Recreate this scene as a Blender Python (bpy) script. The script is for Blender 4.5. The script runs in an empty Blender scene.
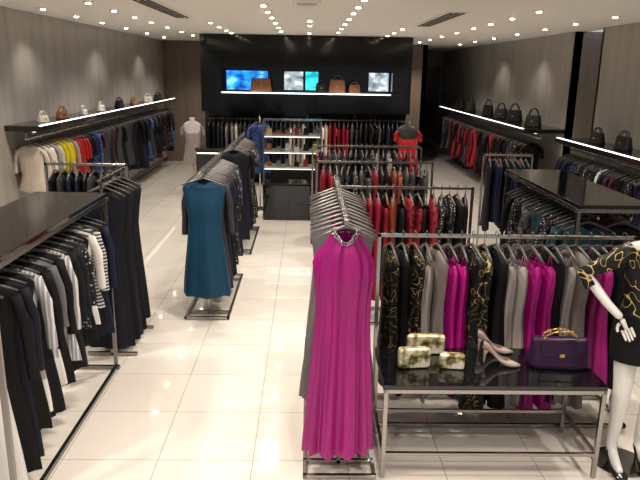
import bpy, math, random
from mathutils import Vector, Matrix
from math import sin, cos, pi, radians
sc=bpy.context.scene
try:
    sc.view_settings.view_transform='Standard'
except Exception: pass

# ------------------------------------------------------------------ materials
def nmat(name):
    m=bpy.data.materials.new(name); m.use_nodes=True
    nt=m.node_tree; b=nt.nodes['Principled BSDF']
    return m,nt,b
def plain(name,col,rough=.5,metal=0,coat=0,emis=None,es=0,spec=.5):
    m,nt,b=nmat(name)
    b.inputs['Base Color'].default_value=(*col,1); b.inputs['Roughness'].default_value=rough
    b.inputs['Metallic'].default_value=metal; b.inputs['Coat Weight'].default_value=coat
    b.inputs['Specular IOR Level'].default_value=spec
    if emis: 
        b.inputs['Emission Color'].default_value=(*emis,1); b.inputs['Emission Strength'].default_value=es
    n=nt.nodes.new('ShaderNodeTexNoise'); n.inputs['Scale'].default_value=14
    mr=nt.nodes.new('ShaderNodeMapRange'); mr.inputs['To Min'].default_value=max(0,rough-.03); mr.inputs['To Max'].default_value=min(1,rough+.03)
    nt.links.new(n.outputs['Fac'],mr.inputs['Value']); nt.links.new(mr.outputs[0],b.inputs['Roughness'])
    return m
def coords(nt,scale=(1,1,1)):
    tc=nt.nodes.new('ShaderNodeTexCoord'); mp=nt.nodes.new('ShaderNodeMapping')
    mp.inputs['Scale'].default_value=scale
    nt.links.new(tc.outputs['Object'],mp.inputs['Vector']); return mp
def ramp(nt,src,stops,interp='LINEAR'):
    r=nt.nodes.new('ShaderNodeValToRGB'); r.color_ramp.interpolation=interp
    el=r.color_ramp.elements
    while len(el)<len(stops): el.new(.5)
    for e,(p,c) in zip(el,stops):
        e.position=p; e.color=(*c,1)
    nt.links.new(src,r.inputs['Fac']); return r
def fabric(name,col,rough=.8,pattern=None,col2=(1,1,1),spec=.3,pscale=None,lw=.006):
    m,nt,b=nmat(name)
    b.inputs['Roughness'].default_value=rough; b.inputs['Specular IOR Level'].default_value=spec
    mp=coords(nt); mp2=coords(nt,(1,1,.25))
    n=nt.nodes.new('ShaderNodeTexNoise'); n.inputs['Scale'].default_value=11; n.inputs['Detail'].default_value=2
    nt.links.new(mp2.outputs[0],n.inputs['Vector'])
    d=tuple(c*.90 for c in col); l=tuple(min(1,c*1.07) for c in col)
    r=ramp(nt,n.outputs['Fac'],[(.35,d),(.65,l)])
    out=r.outputs['Color']
    if pattern:
        if pattern=='scroll':
            t=nt.nodes.new('ShaderNodeTexNoise'); t.inputs['Scale'].default_value=pscale or 13; t.inputs['Detail'].default_value=0; t.inputs['Distortion'].default_value=1.6
            nt.links.new(mp.outputs[0],t.inputs['Vector'])
            k=ramp(nt,t.outputs['Fac'],[(.0,(0,0,0)),(.491-lw,(0,0,0)),(.5-lw,(1,1,1)),(.5+lw,(1,1,1)),(.509+lw,(0,0,0))])
        elif pattern=='dots':
            t=nt.nodes.new('ShaderNodeTexVoronoi'); t.inputs['Scale'].default_value=38; t.inputs['Randomness'].default_value=.5
            nt.links.new(mp.outputs[0],t.inputs['Vector'])
            k=ramp(nt,t.outputs['Distance'],[(0,(1,1,1)),(.24,(1,1,1)),(.30,(0,0,0))])
        elif pattern=='stripe':
            t=nt.nodes.new('ShaderNodeTexWave'); t.bands_direction='Z'; t.inputs['Scale'].default_value=12
            nt.links.new(mp.outputs[0],t.inputs['Vector'])
            k=ramp(nt,t.outputs['Fac'],[(.45,(0,0,0)),(.55,(1,1,1))])
        elif pattern=='vstripe':
            t=nt.nodes.new('ShaderNodeTexWave'); t.bands_direction='X'; t.inputs['Scale'].default_value=14
            nt.links.new(mp.outputs[0],t.inputs['Vector'])
            k=ramp(nt,t.outputs['Fac'],[(.6,(0,0,0)),(.7,(1,1,1))])
        else:
            t=nt.nodes.new('ShaderNodeTexVoronoi'); t.inputs['Scale'].default_value=22
            nt.links.new(mp.outputs[0],t.inputs['Vector'])
            k=ramp(nt,t.outputs['Distance'],[(0,(1,1,1)),(.34,(1,1,1)),(.46,(0,0,0))])
        mx=nt.nodes.new('ShaderNodeMix'); mx.data_type='RGBA'
        nt.links.new(k.outputs['Color'],mx.inputs[0]); nt.links.new(out,mx.inputs[6]); mx.inputs[7].default_value=(*col2,1)
        out=mx.outputs[2]
    nt.links.new(out,b.inputs['Base Color'])
    w=nt.nodes.new('ShaderNodeTexNoise'); w.inputs['Scale'].default_value=260
    nt.links.new(mp.outputs[0],w.inputs['Vector'])
    bp=nt.nodes.new('ShaderNodeBump'); bp.inputs['Strength'].default_value=.08; bp.inputs['Distance'].default_value=.001
    nt.links.new(w.outputs['Fac'],bp.inputs['Height']); nt.links.new(bp.outputs[0],b.inputs['Normal'])
    return m
F={}
F['magenta']=fabric('satin_magenta',(.36,.005,.18),.42,spec=.4)
F['gown']=fabric('crepe_magenta',(.30,.003,.15),.38,spec=.45)
F['berry']=fabric('fabric_berry',(.20,.004,.09),.5)
F['taupe']=fabric('fabric_taupe',(.185,.158,.15),.6)
F['ltaupe']=fabric('fabric_light_taupe',(.31,.275,.26),.6)
F['grey']=fabric('fabric_grey',(.12,.115,.125),.6)
F['dgrey']=fabric('fabric_dark_grey',(.035,.035,.04),.7)
F['black']=fabric('fabric_black',(.0045,.0045,.0055),.7,spec=.2)
F['navy']=fabric('fabric_navy',(.006,.009,.028),.65,spec=.25)
F['dnavy']=fabric('fabric_deep_navy',(.005,.006,.014),.65,spec=.25)
F['teal']=fabric('fabric_teal',(.002,.040,.085),.55)
F['teal2']=fabric('fabric_dark_teal',(.006,.035,.045),.6)
F['white']=fabric('fabric_white',(.66,.64,.61),.8)
F['cream']=fabric('fabric_cream',(.60,.53,.45),.8)
F['red']=fabric('fabric_red',(.36,.008,.010),.6)
F['crimson']=fabric('fabric_crimson',(.19,.004,.015),.6)
F['brown']=fabric('fabric_rust',(.19,.038,.018),.6)
F['maroon']=fabric('fabric_maroon',(.05,.006,.014),.6)
F['yellow']=fabric('fabric_yellow',(.58,.45,.01),.7)
F['blue']=fabric('fabric_blue_floral',(.04,.09,.28),.7,'blotch',(.015,.02,.09))
F['gold']=fabric('fabric_black_gold_scroll',(.005,.005,.006),.5,'scroll',(.50,.38,.15),pscale=11,lw=.008)
F['goldm']=fabric('fabric_black_gold_embroidery',(.005,.005,.006),.5,'scroll',(.62,.46,.16),pscale=8.5,lw=.010)
F['dots']=fabric('fabric_black_dots',(.008,.008,.010),.7,'dots',(.42,.40,.38))
F['stripe']=fabric('fabric_stripe',(.015,.015,.02),.7,'stripe',(.5,.5,.5))
F['vstripe']=fabric('fabric_grey_stripe',(.30,.30,.32),.7,'vstripe',(.6,.6,.6))
F['print']=fabric('fabric_grey_print',(.03,.033,.038),.7,'blotch',(.15,.14,.14))
F['redprint']=fabric('fabric_red_print',(.25,.008,.015),.7,'blotch',(.015,.008,.015))
steel=plain('brushed_steel',(.38,.36,.34),.25,1)
dsteel=plain('dark_chrome',(.26,.25,.24),.25,1)
hangm=plain('hanger_grey',(.08,.075,.07),.4,.2)
hangs=plain('hanger_silver_grey',(.17,.16,.155),.4,.4)
gloss=plain('black_glass',(.005,.005,.006),.06,0,.4)
fglass=plain('black_glass_panel',(.004,.005,.005),.10,0,0,spec=.28)
blackp=plain('black_lacquer',(.009,.008,.008),.2,0,.3)
blackm=plain('black_matte',(.015,.015,.016),.5)
gold=plain('gold_metal',(.75,.52,.2),.28,1)
mwhite=plain('mannequin_white',(.72,.70,.68),.3,0,.3)
led=plain('led_strip',(.9,.95,1),.5,emis=(.85,.94,1),es=3.4)
ledw=plain('led_shelf_glow',(.9,.9,.85),.5,emis=(1,.93,.8),es=2.2)
shglass=plain('shelf_glass',(.35,.37,.36),.12)

# ------------------------------------------------------------------ mesh builder
class MB:
    def __init__(s): s.v=[];s.f=[];s.mi=[];s.sm=[];s.mats=[]
    def m(s,mat):
        if mat not in s.mats: s.mats.append(mat)
        return s.mats.index(mat)
    def box(s,c,d,mat,rot=0,taper=1,M=None):
        i=len(s.v); k=s.m(mat); cr,sr=cos(rot),sin(rot)
        for z in(-.5,.5):
            t=taper if z>0 else 1
            for x,y in((-.5,-.5),(.5,-.5),(.5,.5),(-.5,.5)):
                p=Vector((x*d[0]*t,y*d[1]*t,z*d[2]))
                p=Vector((p.x*cr-p.y*sr,p.x*sr+p.y*cr,p.z))
                if M: p=M@p
                s.v.append(p+Vector(c))
        for q in((3,2,1,0),(4,5,6,7),(0,1,5,4),(1,2,6,5),(2,3,7,6),(3,0,4,7)):
            s.f.append([i+a for a in q]); s.mi.append(k); s.sm.append(False)
    def loft(s,rings,mat,cap0=False,cap1=False,closed=True,mf=None):
        i0=len(s.v); n=len(rings[0]); k=s.m(mat)
        for r in rings: s.v.extend(r)
        for a in range(len(rings)-1):
            kk=s.m(mf(a)) if mf else k
            for b in range(n if closed else n-1):
                c=(b+1)%n
                s.f.append([i0+a*n+b,i0+a*n+c,i0+(a+1)*n+c,i0+(a+1)*n+b]); s.mi.append(kk); s.sm.append(True)
        if cap0: s.f.append([i0+b for b in range(n)][::-1]); s.mi.append(k); s.sm.append(False)
        if cap1: s.f.append([i0+(len(rings)-1)*n+b for b in range(n)]); s.mi.append(k); s.sm.append(False)
    def tube(s,pts,r,mat,n=6,closed=False):
        pts=[Vector(p) for p in pts]; N=len(pts)
        rr=r if isinstance(r,(list,tuple)) else [r]*N
        rings=[]; up=None
        for i,p in enumerate(pts):
            a=pts[(i-1)%N] if (i>0 or closed) else p; b=pts[(i+1)%N] if (i<N-1 or closed) else p
            t=(b-a).normalized()
            if up is None:
                up=t.orthogonal().normalized()
            else:
                up=(up-t*up.dot(t))
                up=up.normalized() if up.length>1e-6 else t.orthogonal().normalized()
            w=t.cross(up)
            rings.append([p+(up*cos(2*pi*j/n)+w*sin(2*pi*j/n))*rr[i] for j in range(n)])
        if closed: rings.append(rings[0]); s.loft(rings,mat)
        else: s.loft(rings,mat,True,True)
    def sphere(s,c,r,mat,n=12,sc3=(1,1,1)):
        rings=[]
        for a in range(1,n//2+1):
            th=pi*a/(n//2+1)
            rings.append([Vector((c[0]+r*sc3[0]*sin(th)*cos(2*pi*b/n),c[1]+r*sc3[1]*sin(th)*sin(2*pi*b/n),c[2]+r*sc3[2]*cos(th))) for b in range(n)])
        s.loft(rings,mat,True,True)
    def cyl(s,c,r,h,mat,n=20,r2=None):
        r2=r if r2 is None else r2
        s.loft([[Vector((c[0]+q*cos(2*pi*b/n),c[1]+q*sin(2*pi*b/n),z)) for b in range(n)] for q,z in((r,c[2]),(r2,c[2]+h))],mat,True,True)
    def obj(s,name,parent=None,bevel=0,loc=None,rot=None):
        me=bpy.data.meshes.new(name)
        me.from_pydata([tuple(v) for v in s.v],[],s.f)
        for m in s.mats: me.materials.append(m)
        me.polygons.foreach_set('material_index',s.mi); me.polygons.foreach_set('use_smooth',s.sm)
        me.update()
        o=bpy.data.objects.new(name,me); sc.collection.objects.link(o)
        if parent: o.parent=parent
        if bevel:
            b=o.modifiers.new('bevel','BEVEL'); b.width=bevel; b.segments=2; b.limit_method='ANGLE'; b.angle_limit=radians(50)
        if loc: o.location=loc
        if rot: o.rotation_euler=rot
        return o
def empty(name):
    e=bpy.data.objects.new(name,None); e.empty_display_size=.1; sc.collection.objects.link(e); return e

# ------------------------------------------------------------------ garment on hanger
def garment(mb,p,ang,L,mat,kind='dress',S=.2,seed=0,seg=24,hem=1.05,dep=.045,sleeve=0,hm=None,block=None,nh=8,smat=None,hanger=True,amp=1.0,kk=None,beads=None):
    R=random.Random(seed*77+5); c,s=cos(ang),sin(ang); hm=hm or hangm; p=Vector(p)
    T=lambda x,y,z: Vector((p.x+x*c-y*s,p.y+x*s+y*c,p.z+z))
    if hanger:
        mb.tube([T(x,0,z) for x,z in((-.022,-.008),(-.022,.008),(-.010,.022),(.008,.022),(.02,.010),(.016,-.012),(0,-.03),(0,-.09))],.0030,hm,5)
        mb.tube([T(x*S,0,z) for x,z in((-1.0,-.145),(-.6,-.112),(-.12,-.078),(0,-.072),(.12,-.078),(.6,-.112),(1.0,-.145))],[.008,.009,.011,.012,.011,.009,.008],hm,6)
    z0=.092
    if kind=='gown':
        pr=[(0,.40,.030),(.02,.42,.034),(.05,.50,.040),(.09,.64,.048),(.13,.80,.056),(.18,.93,.064),(.24,.97,dep),(.32,.93,dep),(.42,.87,dep*.9),(.52,.86,dep*.88)]
    elif kind=='halter':
        pr=[(0,.34,.022),(.03,.36,.024),(.09,.50,.03),(.16,.80,.04),(.22,.92,dep),(.32,.86,dep),(.45,.76,dep*.85)]
    elif kind=='pants':
        pr=[(.05,.72,.02),(.09,.72,.028),(.2,.76,dep*.8),(.4,.72,dep*.8)]
    elif kind=='strap':
        pr=[(.10,.62,.03),(.13,.82,.04),(.2,.86,dep),(.3,.80,dep),(.42,.74,dep*.85)]
        for sg in(-1,1):
            mb.tube([T(sg*S*.55,.02,-z0-.11),T(sg*S*.5,0,-z0-.02),T(sg*S*.55,-.02,-z0-.11)],.005,mat,5)
    else:
        pr=[(.012,.36,.024),(.03,.62,.026),(.055,.90,.028),(.08,1.0,.031),(.14,.95,.040),(.24,.86,dep),(.38,.76,dep*.85)]
    zb,wb,db=pr[-1]
    wb2=wb*S
    P=[(z,w*S,d) for z,w,d in pr]
    for i in range(1,nh+1):
        t=i/nh; e=t*t*(3-2*t)*.6+t*.4
        P.append((zb+(L-zb)*t,wb2+(hem*S-wb2)*e,db+(dep*1.25-db)*t))
    k1=R.choice([5,6,7]);k2=R.choice([9,11])
    if kk: k1,k2=kk
    ph=R.random()*6;ph2=R.random()*6;dx=R.uniform(-.02,.02);dy=R.uniform(-.02,.02)
    rings=[]
    for z,w,d in P:
        t=max(0,(z-.1))/max(L,.3)
        am=(.003+.014*t)*amp
        if kind=='gown': am=max(am,.0045)
        ring=[]
        for j in range(seg):
            th=2*pi*j/seg
            rp=am*sin(k1*th+ph+t*.5)+am*.5*sin(k2*th+ph2-t*.6)
            cx=cos(th); cx=math.copysign(abs(cx)**.8,cx)
            x=(w+rp*.9)*cx+dx*t
            y=(d+rp*1.2)*sin(th)+dy*t
            zz=-z0-z-(.03*(1-abs(cx))*(sin(th)<0) if (z<.04 and kind=='dress') else 0)+(.008*sin(3*th+ph) if z==P[-1][0] else 0)
            if kind=='gown' and z<.13 and sin(th)<0:
                zz-=(.075*(1-z/.13))*max(0,1-abs(cx)**1.6*1.1)
            ring.append(T(x,y,zz))
        rings.append(ring)
    if beads:
        for q in rings[0][::2]: mb.sphere((q.x,q.y,q.z+.003),.0085,beads,8)
        for q in rings[1][1::2]:
            mb.sphere((q.x,q.y-.002,q.z),.007,beads,8)
    mf=None
    if block:
        def mf(a):
            t=P[a][0]/L
            for lim,mm in block:
                if t<lim: return mm
            return block[-1][1]
    mb.loft(rings,mat,mf=mf)
    if sleeve:
        sm=smat or (block[0][1] if block else mat)
        for sg in(-1,1):
            q=[]
            n=7; sw=R.uniform(.02,.07)
            for i in range(n):
                t=i/(n-1)
                q.append((sg*(S*.88+ (.035*min(1,t*3)) + sw*.4*t),R.uniform(-.006,.006)-.01,-z0-.07-sleeve*t,.036-.008*t+.003*sin(i*2+ph),.026-.004*t))
            mb.loft([[T(x+a*cos(2*pi*j/10),y+b*sin(2*pi*j/10),z) for j in range(10)] for x,y,z,a,b in q],sm,True,False)

def row(name,p0,p1,specs,ang,jit=.12,parent=None,seg=18,nh=6,hm=None,seed=1,yaw=0):
    mb=MB(); R=random.Random(seed); n=len(specs); p0=Vector(p0);p1=Vector(p1)
    for i,sp_ in enumerate(specs):
        t=(i+.5)/n
        p=p0.lerp(p1,t)
        d=dict(L=1.0,mat=F['black']); d.update(sp_)
        garment(mb,p,ang+R.uniform(-jit,jit)+yaw,seed=seed*100+i,seg=seg,nh=nh,hm=hm,**d)
    return mb.obj(name,parent)
def sp(col,L=1.0,**k):
    d=dict(mat=F[col],L=L); d.update(k); return d

# ------------------------------------------------------------------ room
H=3.1; XL=-3.75; XR=4.4; YB=17.5
def wallmat(name,sc3,c1,c2,rough=.42):
    m,nt,b=nmat(name); mp=coords(nt,sc3)
    n=nt.nodes.new('ShaderNodeTexNoise'); n.inputs['Scale'].default_value=2.2; n.inputs['Detail'].default_value=5; n.inputs['Roughness'].default_value=.55
    nt.links.new(mp.outputs[0],n.inputs['Vector'])
    r=ramp(nt,n.outputs['Fac'],[(.28,c1),(.72,c2)]); nt.links.new(r.outputs[0],b.inputs['Base Color'])
    b.inputs['Roughness'].default_value=rough; b.inputs['Metallic'].default_value=.2
    return m
wallm=wallmat('wall_silk_taupe',(2.2,2.2,.10),(.30,.275,.245),(.41,.38,.345))
wallb=wallmat('wall_brown',(3,3,.1),(.13,.095,.07),(.19,.145,.11))
fm,nt,b=nmat('floor_tile')
mp=coords(nt); mp.inputs['Location'].default_value=(.32,-3.65,0)
br=nt.nodes.new('ShaderNodeTexBrick'); br.offset=0; br.squash=1
br.inputs['Scale'].default_value=1; br.inputs['Brick Width'].default_value=.6; br.inputs['Row Height'].default_value=.6
br.inputs['Mortar Size'].default_value=.003; br.inputs['Mortar Smooth'].default_value=.2; br.inputs['Bias'].default_value=0
br.inputs['Color1'].default_value=(.74,.69,.63,1); br.inputs['Color2'].default_value=(.71,.66,.60,1); br.inputs['Mortar'].default_value=(.33,.29,.25,1)
nt.links.new(mp.outputs[0],br.inputs['Vector'])
nn=nt.nodes.new('ShaderNodeTexNoise'); nn.inputs['Scale'].default_value=1.2; nn.inputs['Detail'].default_value=4
nt.links.new(mp.outputs[0],nn.inputs['Vector'])
rr_=ramp(nt,nn.outputs['Fac'],[(.3,(.94,.94,.94)),(.7,(1,1,1))])
mx=nt.nodes.new('ShaderNodeMix'); mx.data_type='RGBA'; mx.blend_type='MULTIPLY'; mx.inputs[0].default_value=1
nt.links.new(br.outputs['Color'],mx.inputs[6]); nt.links.new(rr_.outputs[0],mx.inputs[7]); nt.links.new(mx.outputs[2],b.inputs['Base Color'])
b.inputs['Roughness'].default_value=.09; b.inputs['IOR'].default_value=1.6; b.inputs['Coat Weight'].default_value=.6; b.inputs['Coat Roughness'].default_value=.03
ceilm=plain('ceiling_paint',(.80,.76,.71),.85)

mb=MB(); mb.box(((XL+XR)/2,11,-.05),(XR-XL+.4,24,.1),fm); mb.obj('floor')
mb=MB(); mb.box(((XL+XR)/2,11,H+.05),(XR-XL+.4,24,.1),ceilm); mb.obj('ceiling')
mb=MB(); mb.box((XL-.06,8.3,H/2),(.12,18.6,H),wallm); mb.obj('wall_left')
mb=MB(); mb.box((XR+.06,4.5,H/2),(.12,11.2,H),wallm); mb.box((XR+.06,16.6,H/2),(.12,11,H),wallm)
mb.obj('wall_right')
mb=MB(); mb.box((XR+.5,10.6,H/2),(.06,1.2,H),wallb); mb.box((XR+.25,10.07,H/2),(.5,.06,H),wallm);mb.box((XR+.25,11.13,H/2),(.5,.06,H),wallm); mb.obj('wall_niche')
mb=MB(); mb.box(((XL+3.1)/2,YB+.06,H/2),(3.1-XL,.12,H),wallb); mb.box((3.04,19.8,H/2),(.12,4.6,H),wallb); mb.box((3.75,22.05,H/2),(1.5,.12,H),wallb); mb.obj('wall_back')
mb=MB(); mb.box(((XL+XR)/2,-.85,2.83),(XR-XL,.12,.54),wallm); mb.obj('reflection_blocker_bulkhead')  # added bulkhead behind camera, keeps world light out of feature wall reflections
mb=MB(); mb.box((XL+.01,8.3,.06),(.02,18.4,.12),blackp); mb.obj('baseboard_left')
mb=MB(); mb.box((XR-.01,4.5,.06),(.02,11,.12),blackp); mb.box((XR-.01,16.5,.06),(.02,10.7,.12),blackp); mb.obj('baseboard_right')
mb=MB(); mb.box((3.75,21.96,1.3),(1.2,.05,2.6),gloss); mb.obj('door_1')

# ------------------------------------------------------------------ ceiling fittings
bulb=plain('lamp_glow',(1,.9,.7),.4,emis=(1,.86,.64),es=30)
trimm=plain('downlight_trim',(.6,.57,.54),.35,.4)
def spot(x,y,P,size=126,col=(1,.905,.79)):
    l=bpy.data.lights.new('downlight_lamp','SPOT'); l.energy=P; l.spot_size=radians(size); l.spot_blend=.7; l.shadow_soft_size=.07; l.color=col
    o=bpy.data.objects.new('downlight_lamp',l); o.location=(x,y,H-.06); sc.collection.objects.link(o); return o
mb=MB()
ce=[3.2,4.4,5.6,6.8,7.6,8.4,9.3,10.3,11.4,12.5]
rows={-2.45:[3.2,4.7,6.2,7.7,8.7,9.7,10.7,11.9,13.2,14.5,15.8],-.5:ce,.55:ce,2.6:[3.2,4.7,6.2,7.7,8.7,9.7,10.7,11.9,13.2,14.5,15.8],-3.3:[7.4,8.6,9.8,11,12.4,14,15.6],3.7:[8.2,9.4,10.6,12,13.5,15,16.5],-1.5:[10.5,11.5,12.5,13.3],1.55:[11.2,12.3,13.3],.02:[9.8,10.8,12.9]}
for x,ys in rows.items():
    for y in ys:
        n=16
        mb.loft([[Vector((x+q*cos(2*pi*b_/n),y+q*sin(2*pi*b_/n),z)) for b_ in range(n)] for q,z in((.055,H),(.053,H-.010),(.040,H-.012),(.036,H-.002))],trimm,False,False)
        mb.cyl((x,y,H-.022),.027,.020,bulb,14)
mb.obj('ceiling_downlights')
lights=[]
for x,ys in {-2.45:[2.0,4.7,7.7,10.7,13.7,16],-.5:[.5,3.2,5.6,8.4,11.4],.55:[1.5,4.4,6.8,9.3,12.5],2.6:[2.0,4.7,7.7,10.7,13.7,16.5]}.items():
    for y in ys: lights.append(spot(x,y,162))
for x,y in((-3.3,6),(-3.3,9),(-3.3,12),(-3.3,15),(3.9,7.5),(3.9,12.5),(3.9,15)):
    lights.append(spot(x,y,36,110))
e=empty('downlight_lamps')
for l in lights: l.parent=e
mb=MB()
for x,y0,y1 in((-1.75,7.2,9.6),(1.75,8.0,10.4)):
    mb.box((x,(y0+y1)/2,H-.006),(.26,y1-y0,.012),ceilm)
    for k in range(3): mb.box((x-.07+.07*k,(y0+y1)/2,H-.016),(.04,y1-y0-.08,.01),blackm)
mb.obj('ceiling_air_vent')
mb=MB(); mb.box((-.02,7.2,H-.012),(.30,.30,.024),ceilm); mb.box((-.02,7.2,H-.03),(.2,.2,.012),trimm); mb.obj('ceiling_sensor_panel')

# ------------------------------------------------------------------ racks
def bar(mb,a,b_,w=.025,mat=None):
    a=Vector(a);b_=Vector(b_);c=(a+b_)/2;d=b_-a
    mb.box(c,(abs(d.x)+w if abs(d.x)>1e-5 else w,abs(d.y)+w if abs(d.y)>1e-5 else w,abs(d.z)+w if abs(d.z)>1e-5 else w),mat or steel)
def track_rack(name,x,y0,y1,z,w=.42,over=.16):
    e=empty(name); mb=MB()
    for yy in(y0,y1): bar(mb,(x-w/2,yy,.02),(x+w/2,yy,.02))
    for xx in(x-w/2,x+w/2): bar(mb,(xx,y0,.02),(xx,y1,.02))
    for yy in(y0+over,y1-over):
        bar(mb,(x-w/2,yy,.02),(x+w/2,yy,.02)); bar(mb,(x,yy,.02),(x,yy,z))
    bar(mb,(x,y0-.02,z),(x,y1+.02,z))
    mb.obj('frame',e,bevel=.002); return e
def cross_rack(name,x0,x1,y,z,w=.42):
    e=empty(name); mb=MB()
    for xx in(x0,x1):
        bar(mb,(xx,y-w/2,.02),(xx,y+w/2,.02)); bar(mb,(xx,y,.02),(xx,y,z))
    bar(mb,(x0,y,z),(x1,y,z)); bar(mb,(x0,y+w/2,.02),(x1,y+w/2,.02)); bar(mb,(x0,y-w/2,.02),(x1,y-w/2,.02))
    mb.obj('frame',e,bevel=.002); return e

# front gown rack
GZ=1.61
rk=track_rack('gown_rack',.22,3.46,4.9,GZ,.42)
beads=plain('silver_beads',(.42,.40,.43),.25,1)
mb=MB(); garment(mb,(.22,3.49,GZ+.035),.05,1.37,F['gown'],'gown',S=.172,seed=3,seg=96,hem=1.12,dep=.075,nh=18,hm=hangs,amp=1.35,kk=(11,19),beads=beads)
mb.obj('magenta_evening_gown',rk)
gs=[sp('magenta',1.30,kind='halter'),sp('grey',1.18,hem=1.2),sp('taupe',1.2,kind='dress',hem=1.2),sp('berry',1.3,kind='halter'),sp('grey',1.2,hem=1.2),sp('grey',1.15),sp('dgrey',1.25),sp('taupe',1.2),sp('ltaupe',1.1),sp('black',1.3),sp('grey',1.2)]
for g in gs: g['S']=.195
row('hanging_evening_gowns',(.22,3.62,GZ+.012),(.22,4.88,GZ+.012),gs,0,.14,hm=hangs,seed=4,seg=24,nh=8,parent=rk)

# rack behind the table
AZ=1.33
rk=cross_rack('dress_rack',.50,2.25,4.27,AZ)
cols=[('gold',1.0),('black',1.0),('gold',.98),('ltaupe',1.05),('taupe',1.0),('magenta',1.0),('magenta',.98),('gold',1.14),('gold',1.12),('black',1.1),('ltaupe',1.1),('ltaupe',1.08),('magenta',1.14),('magenta',1.12),('black',1.05),('ltaupe',1.08),('taupe',1.1),('berry',1.0),('magenta',1.0),('black',.95),('black',1.0)]
specs=[sp(c,L,hem=1.15,dep=.046,kind='strap' if c in('magenta','ltaupe','berry') else 'dress',S=.185,amp=1.3) for i,(c,L) in enumerate(cols)]
row('hanging_cocktail_dresses',(.54,4.27,AZ+.012),(2.22,4.27,AZ+.012),specs,pi/2,.16,seed=7,seg=30,nh=8,parent=rk,yaw=.18)

def mix(pal,n,seed,Lr,**k):
    R=random.Random(seed); out=[]
    while len(out)<n:
        c=R.choice(pal); r=R.choice([1,1,2])
        L=R.uniform(*Lr)
        for _ in range(r):
            if len(out)<n:
                d=sp(c,L+R.uniform(-.03,.03),hem=R.uniform(.95,1.2),dep=.035,S=R.uniform(.175,.20)); d.update(k)
                if R.random()<.35: d['sleeve']=R.uniform(.15,.5)
                elif R.random()<.3: d['kind']='strap'
                out.append(d)
    return out
rk=cross_rack('dress_rack',.30,1.60,6.15,1.33)
row('hanging_dresses',(.34,6.15,1.342),(1.57,6.15,1.342),mix(['crimson','black','black','white','redprint','dots','crimson','brown','maroon','black','print'],16,3,(.85,1.05)),pi/2,.2,seed=11,seg=16,parent=rk)
rk=cross_rack('dress_rack',.12,1.50,7.7,1.36)
row('hanging_dresses',(.16,7.7,1.372),(1.46,7.7,1.372),mix(['black','print','dgrey','dots','crimson','brown','black','black','navy'],17,5,(.85,1.05)),pi/2,.2,seed=12,seg=16,parent=rk)
rk=cross_rack('dress_rack',.08,1.62,9.2,1.38)
row('hanging_dresses',(.12,9.2,1.392),(1.58,9.2,1.392),mix(['black','dgrey','crimson','maroon','dots','black','taupe','black','grey','navy'],19,8,(.85,1.05)),pi/2,.2,seed=13,seg=16,parent=rk)

# centre-left racks
rk=track_rack('gown_rack',-.97,6.05,7.45,1.47,.42)
gs=[sp('teal',1.13,kind='dress',hem=1.12,S=.205,dep=.08,amp=1.4)]+[sp(c,L,S=.195,hem=1.1,sleeve=s_) for c,L,s_ in(('dnavy',1.15,0),('dgrey',1.05,.5),('navy',1.15,.45),('black',1.2,.5),('dnavy',1.15,.4),('navy',1.1,.5),('black',1.15,.3),('dots',1.05,.5),('navy',1.1,.4),('black',1.1,.5),('print',1.05,.4),('navy',1.05,.4),('black',1.1,.5))]
row('hanging_gowns',(-.97,6.02,1.482),(-.97,7.42,1.482),gs,0,.16,hm=hangs,seed=21,seg=24,nh=8,yaw=.08,parent=rk)
rk=track_rack('gown_rack',-.95,8.4,9.9,1.46,.42)
row('hanging_gowns',(-.95,8.4,1.472),(-.95,9.9,1.472),mix(['navy','black','dots','print','dnavy','black'],14,17,(1.0,1.2)),0,.16,seed=22,seg=16,parent=rk)
mb=MB(); bx,by_=-.82,11.3
garment(mb,(bx,by_,1.62),.3,.86,F['blue'],S=.17,seed=9,sleeve=.25,hem=1.1)
mb.tube([(bx,by_+.06,.02),(bx,by_+.06,1.62)],.012,steel,8); mb.tube([(bx,by_+.06,1.62),(bx,by_-.04,1.62)],.01,steel,8); mb.cyl((bx,by_+.06,0),.16,.02,steel,24)
mb.obj('blue_dress_display_stand')

# ------------------------------------------------------------------ glass topped island fixtures
def island(name,x0,x1,y0,y1,z,railx):
    e=empty(name)
    mb=MB(); mb.box(((x0+x1)/2,(y0+y1)/2,z-.015),(x1-x0,y1-y0,.03),gloss); mb.obj('top_panel',e,bevel=.003)
    mb=MB()
    for x in(x0+.015,x1-.015):
        for y in(y0+.015,y1-.015): bar(mb,(x,y,.015),(x,y,z-.045),.028,dsteel)
        bar(mb,(x,y0,z-.045),(x,y1,z-.045),.028,dsteel); bar(mb,(x,y0,.02),(x,y1,.02),.028,dsteel)
    for y in(y0+.015,y1-.015): bar(mb,(x0,y,z-.045),(x1,y,z-.045),.028,dsteel); bar(mb,(x0,y,.02),(x1,y,.02),.028,dsteel)
    for rx in railx: bar(mb,(rx,y0,z-.10),(rx,y1,z-.10),.02,steel)
    mb.obj('frame',e,bevel=.002)
    return e
rk=island('glass_top_clothing_fixture',-2.08,-1.53,3.05,4.95,1.47,[-1.73])
W=F['white'];B=F['black'];G=F['vstripe'];N=F['dnavy']
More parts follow.
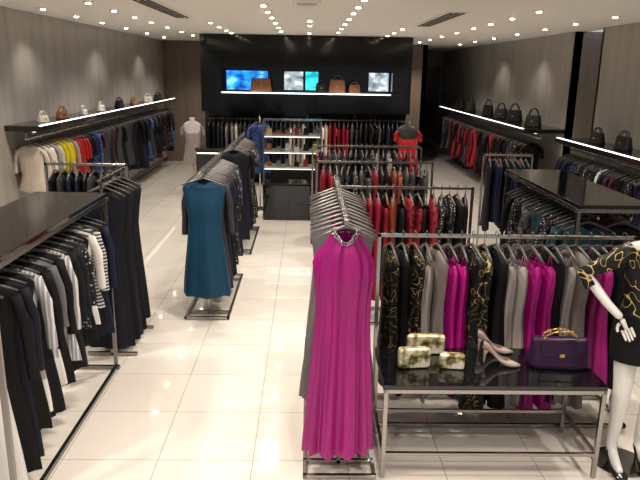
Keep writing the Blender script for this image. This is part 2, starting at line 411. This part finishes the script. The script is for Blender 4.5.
ls=[sp('white',1.2,S=.17,kind='pants'),sp('black',1.15,sleeve=.5),sp('dnavy',1.12,sleeve=.5),sp('black',1.0),
    dict(mat=W,L=.94,block=[(.40,G),(.74,F['ltaupe']),(1.1,W)],sleeve=.45,S=.19),sp('black',1.0,sleeve=.5),dict(mat=W,L=.88,block=[(.4,F['grey']),(.75,G),(1.1,W)],S=.19,sleeve=.4),
    sp('black',.92,sleeve=.5),sp('vstripe',.80,sleeve=.5),sp('black',.9,sleeve=.5),sp('dnavy',.95,sleeve=.5),sp('dots',.70,sleeve=.45),sp('black',.85),sp('white',.75,sleeve=.4),sp('stripe',.66,sleeve=.45),sp('black',.85),sp('navy',.95,sleeve=.5)]
row('hanging_blouses_and_dresses',(-1.73,3.12,1.38),(-1.73,4.9,1.38),ls,0,.10,seed=31,seg=26,nh=10,yaw=.34,parent=rk)
rk=empty('gown_rack'); gx=-1.65
mb=MB(); bar(mb,(gx,5.2,.02),(gx,5.2,1.52)); bar(mb,(gx,5.8,.02),(gx,5.8,1.52)); bar(mb,(gx,5.15,1.52),(gx,5.85,1.52))
bar(mb,(gx-.2,5.2,.02),(gx+.2,5.2,.02)); bar(mb,(gx-.2,5.8,.02),(gx+.2,5.8,.02)); mb.obj('frame',rk,bevel=.002)
row('hanging_gowns',(gx,5.17,1.532),(gx,5.8,1.532),[sp('dnavy',1.36,S=.175,hem=1.12),sp('black',1.36,S=.18),sp('dnavy',1.36,S=.18),sp('black',1.35,S=.18),sp('dnavy',1.3,S=.18)],0,.12,seed=33,seg=24,nh=10,parent=rk)
rk=cross_rack('dress_rack',-2.60,-1.80,6.5,1.46)
row('hanging_dresses',(-2.55,6.5,1.472),(-1.85,6.5,1.472),mix(['black','navy','dgrey','dots'],9,6,(.9,1.1)),pi/2,.2,seed=34,seg=16,parent=rk)

rk=island('glass_top_clothing_fixture',2.04,2.62,4.75,6.6,1.46,[2.2,2.45])
row('hanging_knitwear',(2.2,4.85,1.37),(2.2,6.5,1.37),mix(['print','black','dots','teal2','dgrey','black','print'],16,41,(.75,.95),kind='dress'),0,.15,seed=41,seg=16,parent=rk)
row('hanging_shirts',(2.47,4.85,1.37),(2.47,6.5,1.37),mix(['black','white','navy','crimson'],12,42,(.75,.95)),0,.15,seed=42,seg=14,parent=rk)
rk=cross_rack('dress_rack',2.35,3.0,8.6,1.36)
row('hanging_dresses',(2.4,8.6,1.372),(2.95,8.6,1.372),mix(['black','dots','print','navy'],8,43,(.8,1.0)),pi/2,.2,seed=43,seg=14,parent=rk)

# ------------------------------------------------------------------ wall shelves
def wshelf(name,x0,x1,y0,y1,z,side,th=.07):
    e=empty(name)
    mb=MB(); mb.box(((x0+x1)/2,(y0+y1)/2,z-th/2),(x1-x0,y1-y0,th),blackp); mb.obj('shelf_board',e,bevel=.003)
    xe=x1 if side<0 else x0
    mb=MB(); mb.box((xe+(.03 if side>0 else -.03),(y0+y1)/2,z+.004),(.028,y1-y0-.02,.008),led)
    mb.box(((x0+x1)/2+(-.10 if side<0 else .10)*-1,(y0+y1)/2,z-th-.006),(.02,y1-y0-.1,.012),ledw); mb.obj('led_strip',e)
    mb=MB(); rx=(x0+x1)/2
    mb.tube([(rx,y0+.02,z-.17),(rx,y1-.02,z-.17)],.012,steel,8)
    n=int((y1-y0)/1.6)+1
    for i in range(n+1):
        y=y0+.05+(y1-y0-.1)*i/n
        mb.tube([(rx,y,z-.17),(rx,y,z-th)],.008,steel,6)
    mb.obj('hanging_rail',e)
    return rx,e
rx,e=wshelf('wall_shelf',XL,-3.28,8.2,16.6,1.68,-1)
lw=[sp('cream',.6),sp('cream',.62),sp('white',.6),sp('ltaupe',.6),sp('cream',.58),sp('yellow',.6),sp('yellow',.62),sp('yellow',.6),sp('ltaupe',.6),sp('red',.65),sp('red',.65),sp('red',.66),sp('red',.6),sp('black',.7),sp('navy',.8),sp('navy',.9)]
for d in lw: d['sleeve']=.3;d['dep']=.05;d['S']=.19
lw+=mix(['black','navy','navy','blue','black','maroon','black','dgrey','black','dots'],46,51,(.8,1.05))
row('hanging_tops_and_dresses',(rx,8.3,1.525),(rx,16.5,1.525),lw,0,.18,seed=51,seg=12,nh=4,parent=e)
rx,e=wshelf('wall_shelf',3.66,XR,11.15,18.4,1.50,1)
row('hanging_tops_and_dresses',(3.9,11.2,1.345),(3.9,18.3,1.345),mix(['red','crimson','black','black','black','navy','red','maroon','dots','black'],58,52,(.75,1.0)),0,.18,seed=52,seg=12,nh=4,parent=e)
rx,e=wshelf('wall_shelf',3.85,XR,6.2,10.1,1.46,1)
row('hanging_tops_and_dresses',(4.05,6.3,1.305),(4.05,10.0,1.305),mix(['navy','teal','navy','crimson','black','teal2','white','maroon','dots','navy'],34,57,(.7,.95)),0,.18,seed=53,seg=14,nh=5,parent=e)

# ------------------------------------------------------------------ bags
def bag(name,loc,w,h,d,mat,rot=0,hh=.12,chain=False,hm=None,flap=True,tp=.16,parent=None):
    mb=MB(); n=28; rings=[]
    for t in(0,.04,.15,.4,.7,.9,.97,1):
        ww=w*(1-tp*t); dd=d*(1-.55*t)
        if t==0: ww*=.92;dd*=.85
        if t==1: ww*=.94; dd*=.5
        ring=[]
        for j in range(n):
            a=2*pi*j/n; cx,sx=cos(a),sin(a)
            ex=math.copysign(abs(cx)**.35,cx); ey=math.copysign(abs(sx)**.45,sx)
            ring.append(Vector((ww/2*ex,dd/2*ey*(1+.05*sin(3*a)),h*t)))
        rings.append(ring)
    mb.loft(rings,mat,True,True)
    hm=hm or mat
    if flap:
        mb.loft([[Vector((x,-d/2*(1-.55*t)-.006-.004*(1-abs(x)/(w*.4)),h*t)) for x in [(-.36+.72*i/8)*w*(.82+.18*(t-.45)/.5) for i in range(9)]] for t in(.45,.6,.8,.97)],mat,closed=False)
    mb.box((0,-d/2*.75-.012,h*.5),(.03,.008,.022),gold)
    for sg in(-1,1):
        pts=[(w*.28*cos(a),sg*d*.14,h*.93+hh*sin(a)) for a in [pi*i/12 for i in range(13)]]
        if chain:
            for i in range(12):
                a=Vector(pts[i]);b2=Vector(pts[i+1]); c=(a+b2)/2
                q=[c+(b2-a)*.62*cos(u)+(Vector((0,.006,0)) if i%2 else (b2-a).normalized().cross(Vector((0,1,0)))*.006)*sin(u) for u in [2*pi*k/8 for k in range(8)]]
                mb.tube(q,.0022,gold,5,closed=True)
        else: mb.tube(pts,.008,hm,6)
    for sx in(-1,1):
        mb.sphere((sx*w*.28,-d*.16,h*.93),.010,gold,8)
    return mb.obj(name,parent,loc=loc,rot=(0,0,rot))
tan=plain('leather_tan',(.24,.09,.035),.45); dk=plain('leather_dark',(.006,.0055,.0055),.5,spec=.3); wl=plain('leather_white',(.60,.55,.48),.45); rd=plain('leather_red',(.25,.015,.015),.45)
purple=plain('leather_purple',(.022,.003,.028),.4,spec=.35); grl=plain('leather_grey',(.15,.14,.13),.45)
R=random.Random(5)
for y,m_,w_ in((8.8,wl,.18),(9.5,tan,.24),(10.4,wl,.16),(11.3,wl,.2),(12.4,dk,.26),(13.4,tan,.22),(14.6,wl,.24),(15.6,dk,.26)):
    bag('handbag',(-3.5,y,1.681),w_,w_*.5,.10,m_,1.2+R.uniform(-.3,.3),.06)
for y,m_,w_ in((11.6,dk,.30),(12.7,dk,.34),(13.6,dk,.3),(14.6,dk,.34),(16.2,dk,.3),(17.4,dk,.34)):
    bag('handbag',(4.0,y,1.501),w_,w_*.7,.14,m_,-1.0+R.uniform(-.3,.3),.13)
for y,m_,w_ in((7.0,dk,.30),(7.7,wl,.24),(8.5,dk,.3),(9.3,dk,.26)):
    bag('handbag',(4.15,y,1.461),w_,w_*.6,.13,m_,-1.1+R.uniform(-.3,.3),.08)

# ------------------------------------------------------------------ back feature wall
bx0,bx1=-2.2,2.14; by=13.8; e=empty('black_feature_wall')
mb=MB()
zr0,zr1=1.93,2.42; rx0,rx1=-1.80,1.75; D_=.5
mb.box(((bx0+bx1)/2,by+D_/2,(zr1+3.09)/2),(bx1-bx0,D_,3.09-zr1),fglass)
mb.box(((bx0+bx1)/2,by+D_/2,zr0-.19),(bx1-bx0,D_,.38),fglass)
mb.box(((bx0+bx1)/2,by+D_-.03,.775),(bx1-bx0,.06,1.55),fglass)
mb.box(((bx0+rx0)/2,by+D_/2,(zr0+zr1)/2),(rx0-bx0,D_,zr1-zr0),fglass)
mb.box(((bx1+rx1)/2,by+D_/2,(zr0+zr1)/2),(bx1-rx1,D_,zr1-zr0),fglass)
mb.box(((rx0+rx1)/2,by+D_-.02,(zr0+zr1)/2),(rx1-rx0,.04,zr1-zr0),fglass)
mb.obj('panel',e,bevel=.003)
mb=MB(); mb.box(((rx0+rx1)/2,by+.06,zr0+.010),(rx1-rx0-.04,.08,.020),led); mb.obj('led_shelf',e)
def screen(name,x0,x1,z0,z1,cols,es):
    m,nt,b=nmat(name+'_image'); mp=coords(nt,(1.3,1,2)); n=nt.nodes.new('ShaderNodeTexNoise'); n.inputs['Scale'].default_value=3.6
    nt.links.new(mp.outputs[0],n.inputs['Vector']); r=ramp(nt,n.outputs['Fac'],cols,'EASE')
    nt.links.new(r.outputs[0],b.inputs['Emission Color']); b.inputs['Emission Strength'].default_value=es; b.inputs['Base Color'].default_value=(.01,.01,.01,1)
    mb=MB(); mb.box(((x0+x1)/2,by+D_-.06,(z0+z1)/2),(x1-x0,.04,z1-z0),m); mb.obj(name,e)
screen('display_screen',-1.72,-.85,1.99,2.38,[(.3,(.0,.05,.25)),(.5,(.01,.25,.95)),(.7,(.2,.65,1.0))],1.7)
screen('display_screen',-.50,-.10,2.0,2.38,[(.3,(.05,.07,.08)),(.5,(.35,.42,.45)),(.7,(.85,.95,1))],1.3)
screen('display_screen',-.05,.22,2.0,2.38,[(.3,(.0,.35,.42)),(.6,(.05,.75,.85))],1.5)
screen('display_screen',1.3,1.72,2.0,2.38,[(.3,(.08,.10,.12)),(.5,(.3,.36,.42)),(.7,(.85,.95,1))],1.3)
bag('handbag',(-.98,by+.2,1.955),.46,.28,.16,tan,.1,.10,parent=e)
bag('handbag',(.62,by+.2,1.955),.36,.28,.15,tan,-.1,.10,parent=e)
bag('handbag',(.98,by+.2,1.955),.26,.18,.12,tan,.1,.06,parent=e)
bag('handbag',(.28,by+.2,1.955),.24,.20,.12,dk,.1,.06,parent=e)
mb=MB(); mb.tube([(bx0+.05,by+.1,1.40),(bx1-.05,by+.1,1.40)],.012,steel,8)
for x in(bx0+.06,-1,.0,1,bx1-.06): mb.tube([(x,by+.1,1.40),(x,by+.1,1.56)],.008,steel,6)
mb.obj('hanging_rail',e)
row('hanging_dresses',(bx0+.1,by+.08,1.412),(bx1-.1,by+.08,1.412),mix(['black','dgrey','dgrey','crimson','taupe','navy','dots','black','black','cream'],44,61,(.8,1.0)),pi/2,.2,seed=61,seg=12,nh=4,parent=e)

# shelving + counter
e=empty('accessory_shelving_unit')
mb=MB(); mb.box((-.24,10.75,.29),(.95,.5,.58),gloss); mb.obj('base_cabinet',e,bevel=.005)
mb=MB()
for x in(-.70,.22):
    for y in(10.53,10.97): bar(mb,(x,y,.58),(x,y,1.62),.022,dsteel)
for z in(.60,.86,1.12,1.38,1.62):
    mb.box((-.24,10.75,z),(.93,.46,.014),blackp if z in(.6,1.62) else shglass)
mb.obj('shelves',e)
mb=MB()
for z in(.845,1.105,1.365): mb.box((-.24,10.53,z),(.9,.012,.008),ledw)
mb.obj('shelf_lights',e)
mb=MB(); R=random.Random(3)
for z in(.868,1.128,1.388):
    for i in range(6):
        mm=R.choice([wl,tan,dk,gold,grl,rd]); w_=R.uniform(.07,.11); h_=R.uniform(.06,.12)
        c=(-.62+.15*i,10.72,z+h_/2)
        mb.box(c,(w_,.05,h_),mm,taper=.8); mb.tube([(c[0]-w_*.3,10.72,z+h_),(c[0],10.72,z+h_+.04),(c[0]+w_*.3,10.72,z+h_)],.004,mm,5)
mb.obj('small_accessories',e)
e=empty('glass_display_vitrine')
mb=MB(); mb.box((-1.65,12.6,.45),(.9,.5,.9),blackp)
mb.box((-1.65,12.6,.93),(.94,.54,.05),gloss); mb.obj('cabinet',e,bevel=.004)
mb=MB(); mb.box((-1.65,12.34,.86),(.86,.012,.02),ledw); mb.obj('light',e)
def dressform(name,x,y,zs,mat,L,rot=0,fm_=None):
    e=empty(name)
    mb=MB(); mb.cyl((x,y,0),.15,.02,steel,24); mb.tube([(x,y,.02),(x,y,zs-.25)],.012,steel,8)
    prof=[(0,.05,.05),(.06,.045,.045),(.09,.12,.06),(.13,.17,.07),(.25,.165,.10),(.42,.12,.08),(.6,.165,.10),(.66,.15,.09)]
    mb.loft([[Vector((x+w*cos(2*pi*j/20),y+d*sin(2*pi*j/20),zs+.1-z)) for j in range(20)] for z,w,d in prof],fm_ or mwhite,True,True)
    mb.obj('form',e)
    mb=MB(); garment(mb,(x,y,zs+.095),rot,L,mat,S=.19,seed=2,dep=.115,hem=1.1,hanger=False,sleeve=.18); mb.obj('dress',e)
dressform('dress_form',1.72,11.2,1.50,F['red'],.80,fm_=blackm)
dressform('dress_form',-2.3,13.2,1.36,F['ltaupe'],.8)

# ------------------------------------------------------------------ display table
TX0,TX1,TY0,TY1,TZ=.47,1.80,3.47,4.02,.62
e=empty('display_table')
mb=MB(); mb.box(((TX0+TX1)/2,(TY0+TY1)/2,TZ-.012),(TX1-TX0,TY1-TY0,.024),gloss); mb.obj('table_top',e,bevel=.003)
mb=MB()
for x in(TX0+.014,TX1-.014):
    for y in(TY0+.014,TY1-.014): bar(mb,(x,y,.014),(x,y,TZ-.04),.026)
    bar(mb,(x,TY0+.014,TZ-.04),(x,TY1-.014,TZ-.04),.026); bar(mb,(x,TY0+.014,.16),(x,TY1-.014,.16),.022)
for y in(TY0+.014,TY1-.014): bar(mb,(TX0+.014,y,TZ-.04),(TX1-.014,y,TZ-.04),.026); bar(mb,(TX0+.014,y,.16),(TX1-.014,y,.16),.022)
mb.obj('frame',e,bevel=.002)
m,nt,b=nmat('snakeskin_gold'); mp=coords(nt); v=nt.nodes.new('ShaderNodeTexVoronoi'); v.inputs['Scale'].default_value=38
nt.links.new(mp.outputs[0],v.inputs['Vector']); n=nt.nodes.new('ShaderNodeTexNoise'); n.inputs['Scale'].default_value=17; nt.links.new(mp.outputs[0],n.inputs['Vector'])
r=ramp(nt,n.outputs['Fac'],[(.36,(.07,.06,.025)),(.46,(.40,.36,.17)),(.56,(.80,.76,.60))]); nt.links.new(r.outputs[0],b.inputs['Base Color']); b.inputs['Roughness'].default_value=.35; b.inputs['Metallic'].default_value=.2
bp=nt.nodes.new('ShaderNodeBump'); bp.inputs['Strength'].default_value=.4; bp.inputs['Distance'].default_value=.004; nt.links.new(v.outputs['Distance'],bp.inputs['Height']); nt.links.new(bp.outputs[0],b.inputs['Normal'])
snake=m
def clutch(loc,w,h,d,rot):
    mb=MB(); n=32
    def ring(y,k):
        return [Vector((w/2*k*math.copysign(abs(cos(a))**.22,cos(a)),y,h/2+h/2*k*math.copysign(abs(sin(a))**.22,sin(a)))) for a in [2*pi*j/n for j in range(n)]]
    mb.loft([ring(y,k) for y,k in((-d/2,.86),(-d/2+.005,.96),(-d*.12,1),(d*.12,1),(d/2-.005,.96),(d/2,.86))],snake,True,True)
    mb.loft([ring(y,k) for y,k in((-.004,1.0),(-.004,1.025),(.004,1.025),(.004,1.0))],gold)
    mb.sphere((-.008,0,h*1.03),.009,gold,8); mb.sphere((.008,0,h*1.03),.009,gold,8)
    mb.box((0,-d/2-.002,h*.72),(.03,.006,.014),gold)
    mb.obj('clutch_purse',loc=loc,rot=(0,0,rot))
clutch((.68,3.72,TZ+.002),.205,.13,.06,.10)
clutch((.79,3.93,TZ+.002),.25,.13,.055,.0)
clutch((.92,3.72,TZ+.002),.155,.09,.07,-.12)
bag('purple_handbag',(1.60,3.76,TZ+.001),.38,.19,.16,purple,-.06,.06,chain=True,tp=.10)
def pump(mb,M,mat,L=.24,hh=.095):
    st=[]
    for i in range(15):
        s=i/14
        y=-L*s*.97
        zb=hh*(.5+.5*cos(pi*min(1,s/.70)))
        w=.028 if s<.3 else (.028+.012*(s-.3)/.4 if s<.7 else .040*max(.05,(1-((s-.7)/.3)**2.2)))
        top=.055 if s<.12 else (.055-.030*(s-.12)/.2 if s<.32 else .022+.016*max(0,(s-.45)/.2) if s<.65 else .038-.022*(s-.65)/.35)
        g=w*.85 if s<.6 else max(.0005,w*.85*(1-(s-.6)/.12))
        if s>.72: g=.0005
        if s==0: w*=.5;g=w*.6
        ring=[]
        for x,z in((-g,top),(-(g+w)/2,top*.96 if s>.6 else top),(-w,top*.6),(-w*.95,top*.25),(-w*.7,0),(0,-.003),(w*.7,0),(w*.95,top*.25),(w,top*.6),((g+w)/2,top*.96 if s>.6 else top),(g,top)):
            ring.append(M@Vector((x,y,zb+z+.003)))
        st.append(ring)
    mb.loft(st,mat,closed=False)
    i0=len(mb.v); mb.v.extend(st[0]); mb.f.append([i0+k for k in range(len(st[0]))]); mb.mi.append(mb.m(mat)); mb.sm.append(False)
    q=[]
    for t,rx_,ry,yo in((0,.006,.006,-.012),(.3,.006,.006,-.012),(.7,.011,.010,-.015),(1.0,.022,.022,-.024)):
        q.append([M@Vector((rx_*cos(2*pi*j/10),yo+ry*sin(2*pi*j/10),hh*.98*t)) for j in range(10)])
    mb.loft(q,mat,True,True)
suede=fabric('suede_taupe',(.36,.28,.25),.7)
for k,(x,y,a) in enumerate(((1.14,3.97,1.40),(1.13,3.79,1.30))):
    mb=MB(); pump(mb,Matrix.Rotation(a,4,'Z'),suede); mb.obj('high_heel_shoe',loc=(x,y,TZ+.001))

# ------------------------------------------------------------------ mannequin
ME=empty('mannequin'); mx_,my_=2.03,3.60
def skinobj(name,verts,edges,rad,mat,parent,sub=2):
    me=bpy.data.meshes.new(name); me.from_pydata(verts,edges,[]); me.materials.append(mat)
    o=bpy.data.objects.new(name,me); sc.collection.objects.link(o); o.parent=parent
    sk=o.modifiers.new('skin','SKIN'); sk.use_smooth_shade=True
    for i,r_ in enumerate(rad):
        r2=r_ if isinstance(r_,tuple) else (r_,r_)
        me.skin_vertices[0].data[i].radius=r2; me.skin_vertices[0].data[i].use_root=(i==0)
    s_=o.modifiers.new('sub','SUBSURF'); s_.levels=sub; s_.render_levels=sub
    return o
def P(x,y,z): return (mx_+x,my_+y,z)
V=[P(0,0,.98),P(0,0,1.12),P(0,0,1.30),P(0,.0,1.42),P(0,0,1.50),P(0,-.01,1.56),
   P(-.16,0,1.42),P(-.375,.05,1.27),P(-.285,-.08,1.13),P(-.215,-.14,1.055),
   P(.16,0,1.42),P(.23,.03,1.16),P(.22,-.05,.93),P(.215,-.09,.86),
   P(-.09,0,.92),P(-.085,-.02,.52),P(-.08,.03,.16),P(-.08,.02,.115),P(-.08,-.06,.055),P(-.08,-.13,.035),
   P(.09,.0,.92),P(.10,-.01,.52),P(.11,.06,.16),P(.11,.05,.115),P(.115,-.03,.055),P(.12,-.10,.035)]
E=[(0,1),(1,2),(2,3),(3,4),(4,5),(3,6),(6,7),(7,8),(8,9),(3,10),(10,11),(11,12),(12,13),(0,14),(14,15),(15,16),(16,17),(17,18),(18,19),(0,20),(20,21),(21,22),(22,23),(23,24),(24,25)]
rd_=[.12,.10,.125,.09,.045,.045,.05,.036,.028,.023,.05,.036,.026,.022,.085,.055,.034,.034,.032,.022,.085,.055,.034,.034,.032,.022]
skinobj('body',V,E,rd_,mwhite,ME)
def hand(px,dirv,side,mat):
    d=Vector(dirv).normalized(); sd=Vector(side).normalized(); nr=d.cross(sd)
    o=Vector(px)
    v=[o,o+d*.04,o+d*.075]; e_=[(0,1),(1,2)]; r_=[(.018,.018),(.030,.014),(.032,.012)]
    skinobj('palm',[tuple(a) for a in v],e_,r_,mat,ME)
    for k,(off,L) in enumerate(((-.026,.060),(-.009,.072),(.009,.068),(.026,.052))):
        b0=o+d*.065+sd*off
        pts=[b0,b0+d*L*.45+nr*.004,b0+d*L*.78+nr*.016,b0+d*L+nr*.03]
        skinobj('finger_%d'%(k+1),[tuple(a) for a in pts],[(0,1),(1,2),(2,3)],[.0088,.0082,.0075,.006],mat,ME)
    b0=o+d*.02-sd*.02
    pts=[b0,b0-sd*.022+d*.022,b0-sd*.03+d*.048+nr*.01]
    skinobj('thumb',[tuple(a) for a in pts],[(0,1),(1,2)],[.011,.0095,.0075],mat,ME)
hand(P(-.215,-.14,1.055),(.45,-.1,-.85),(.8,-.3,.45),mwhite)
hand(P(.215,-.09,.86),(0,-.15,-1),(0,-1,.1),mwhite)
prof=[(1.475,.085,.07),(1.462,.12,.08),(1.44,.165,.085),(1.40,.185,.10),(1.34,.180,.125),(1.28,.172,.135),(1.20,.150,.12),(1.12,.135,.11),(1.04,.150,.12),(.96,.178,.135),(.88,.185,.14),(.82,.182,.14),(.77,.178,.138),(.75,.177,.136)]
mb=MB(); n=36
mb.loft([[Vector(P(w*math.copysign(abs(cos(a))**.9,cos(a)),d*sin(a),z-(.035 if (sin(a)<-.5 and z>1.45) else 0))) for a in [2*pi*j/n for j in range(n)]] for z,w,d in prof],F['goldm'],mf=lambda a: F['goldm'] if a<8 else F['black'])
mb.tube([P(-.13,0,1.425),P(-.20,.005,1.385),P(-.29,.025,1.325),P(-.38,.05,1.268),P(-.345,.0,1.20)],[.062,.058,.050,.046,.041],F['goldm'],14)
mb.tube([P(.13,0,1.425),P(.19,.005,1.36),P(.22,.02,1.24),P(.232,.03,1.14),P(.228,-.01,1.05)],[.062,.060,.052,.045,.042],F['goldm'],14)
mb.obj('dress',ME)
for x,y in((-.08,.05),(.11,.08)):
    mb=MB(); pump(mb,Matrix.Translation(P(x,y,.002))@Matrix.Diagonal((1.12,1.0,1.0,1)),blackp,L=.25,hh=.085); mb.obj('shoe',ME)
mb=MB(); mb.cyl(P(.0,.05,0),.17,.006,steel,32); mb.obj('base_plate',ME)

# ------------------------------------------------------------------ world + camera
w=bpy.data.worlds.new('world'); sc.world=w; w.use_nodes=True
bg=w.node_tree.nodes['Background']; bg.inputs[0].default_value=(.92,.95,1,1); bg.inputs[1].default_value=.55
cam=bpy.data.cameras.new('camera'); co=bpy.data.objects.new('camera',cam); sc.collection.objects.link(co); sc.camera=co
cam.sensor_width=36; cam.lens=36*650/640; cam.clip_start=.05
co.matrix_world=Matrix.Translation((0,0,2.4))@Matrix.Rotation(radians(-1.28),4,'Z')@Matrix.Rotation(radians(90-14.57),4,'X')@Matrix.Rotation(radians(1.0),4,'Z')
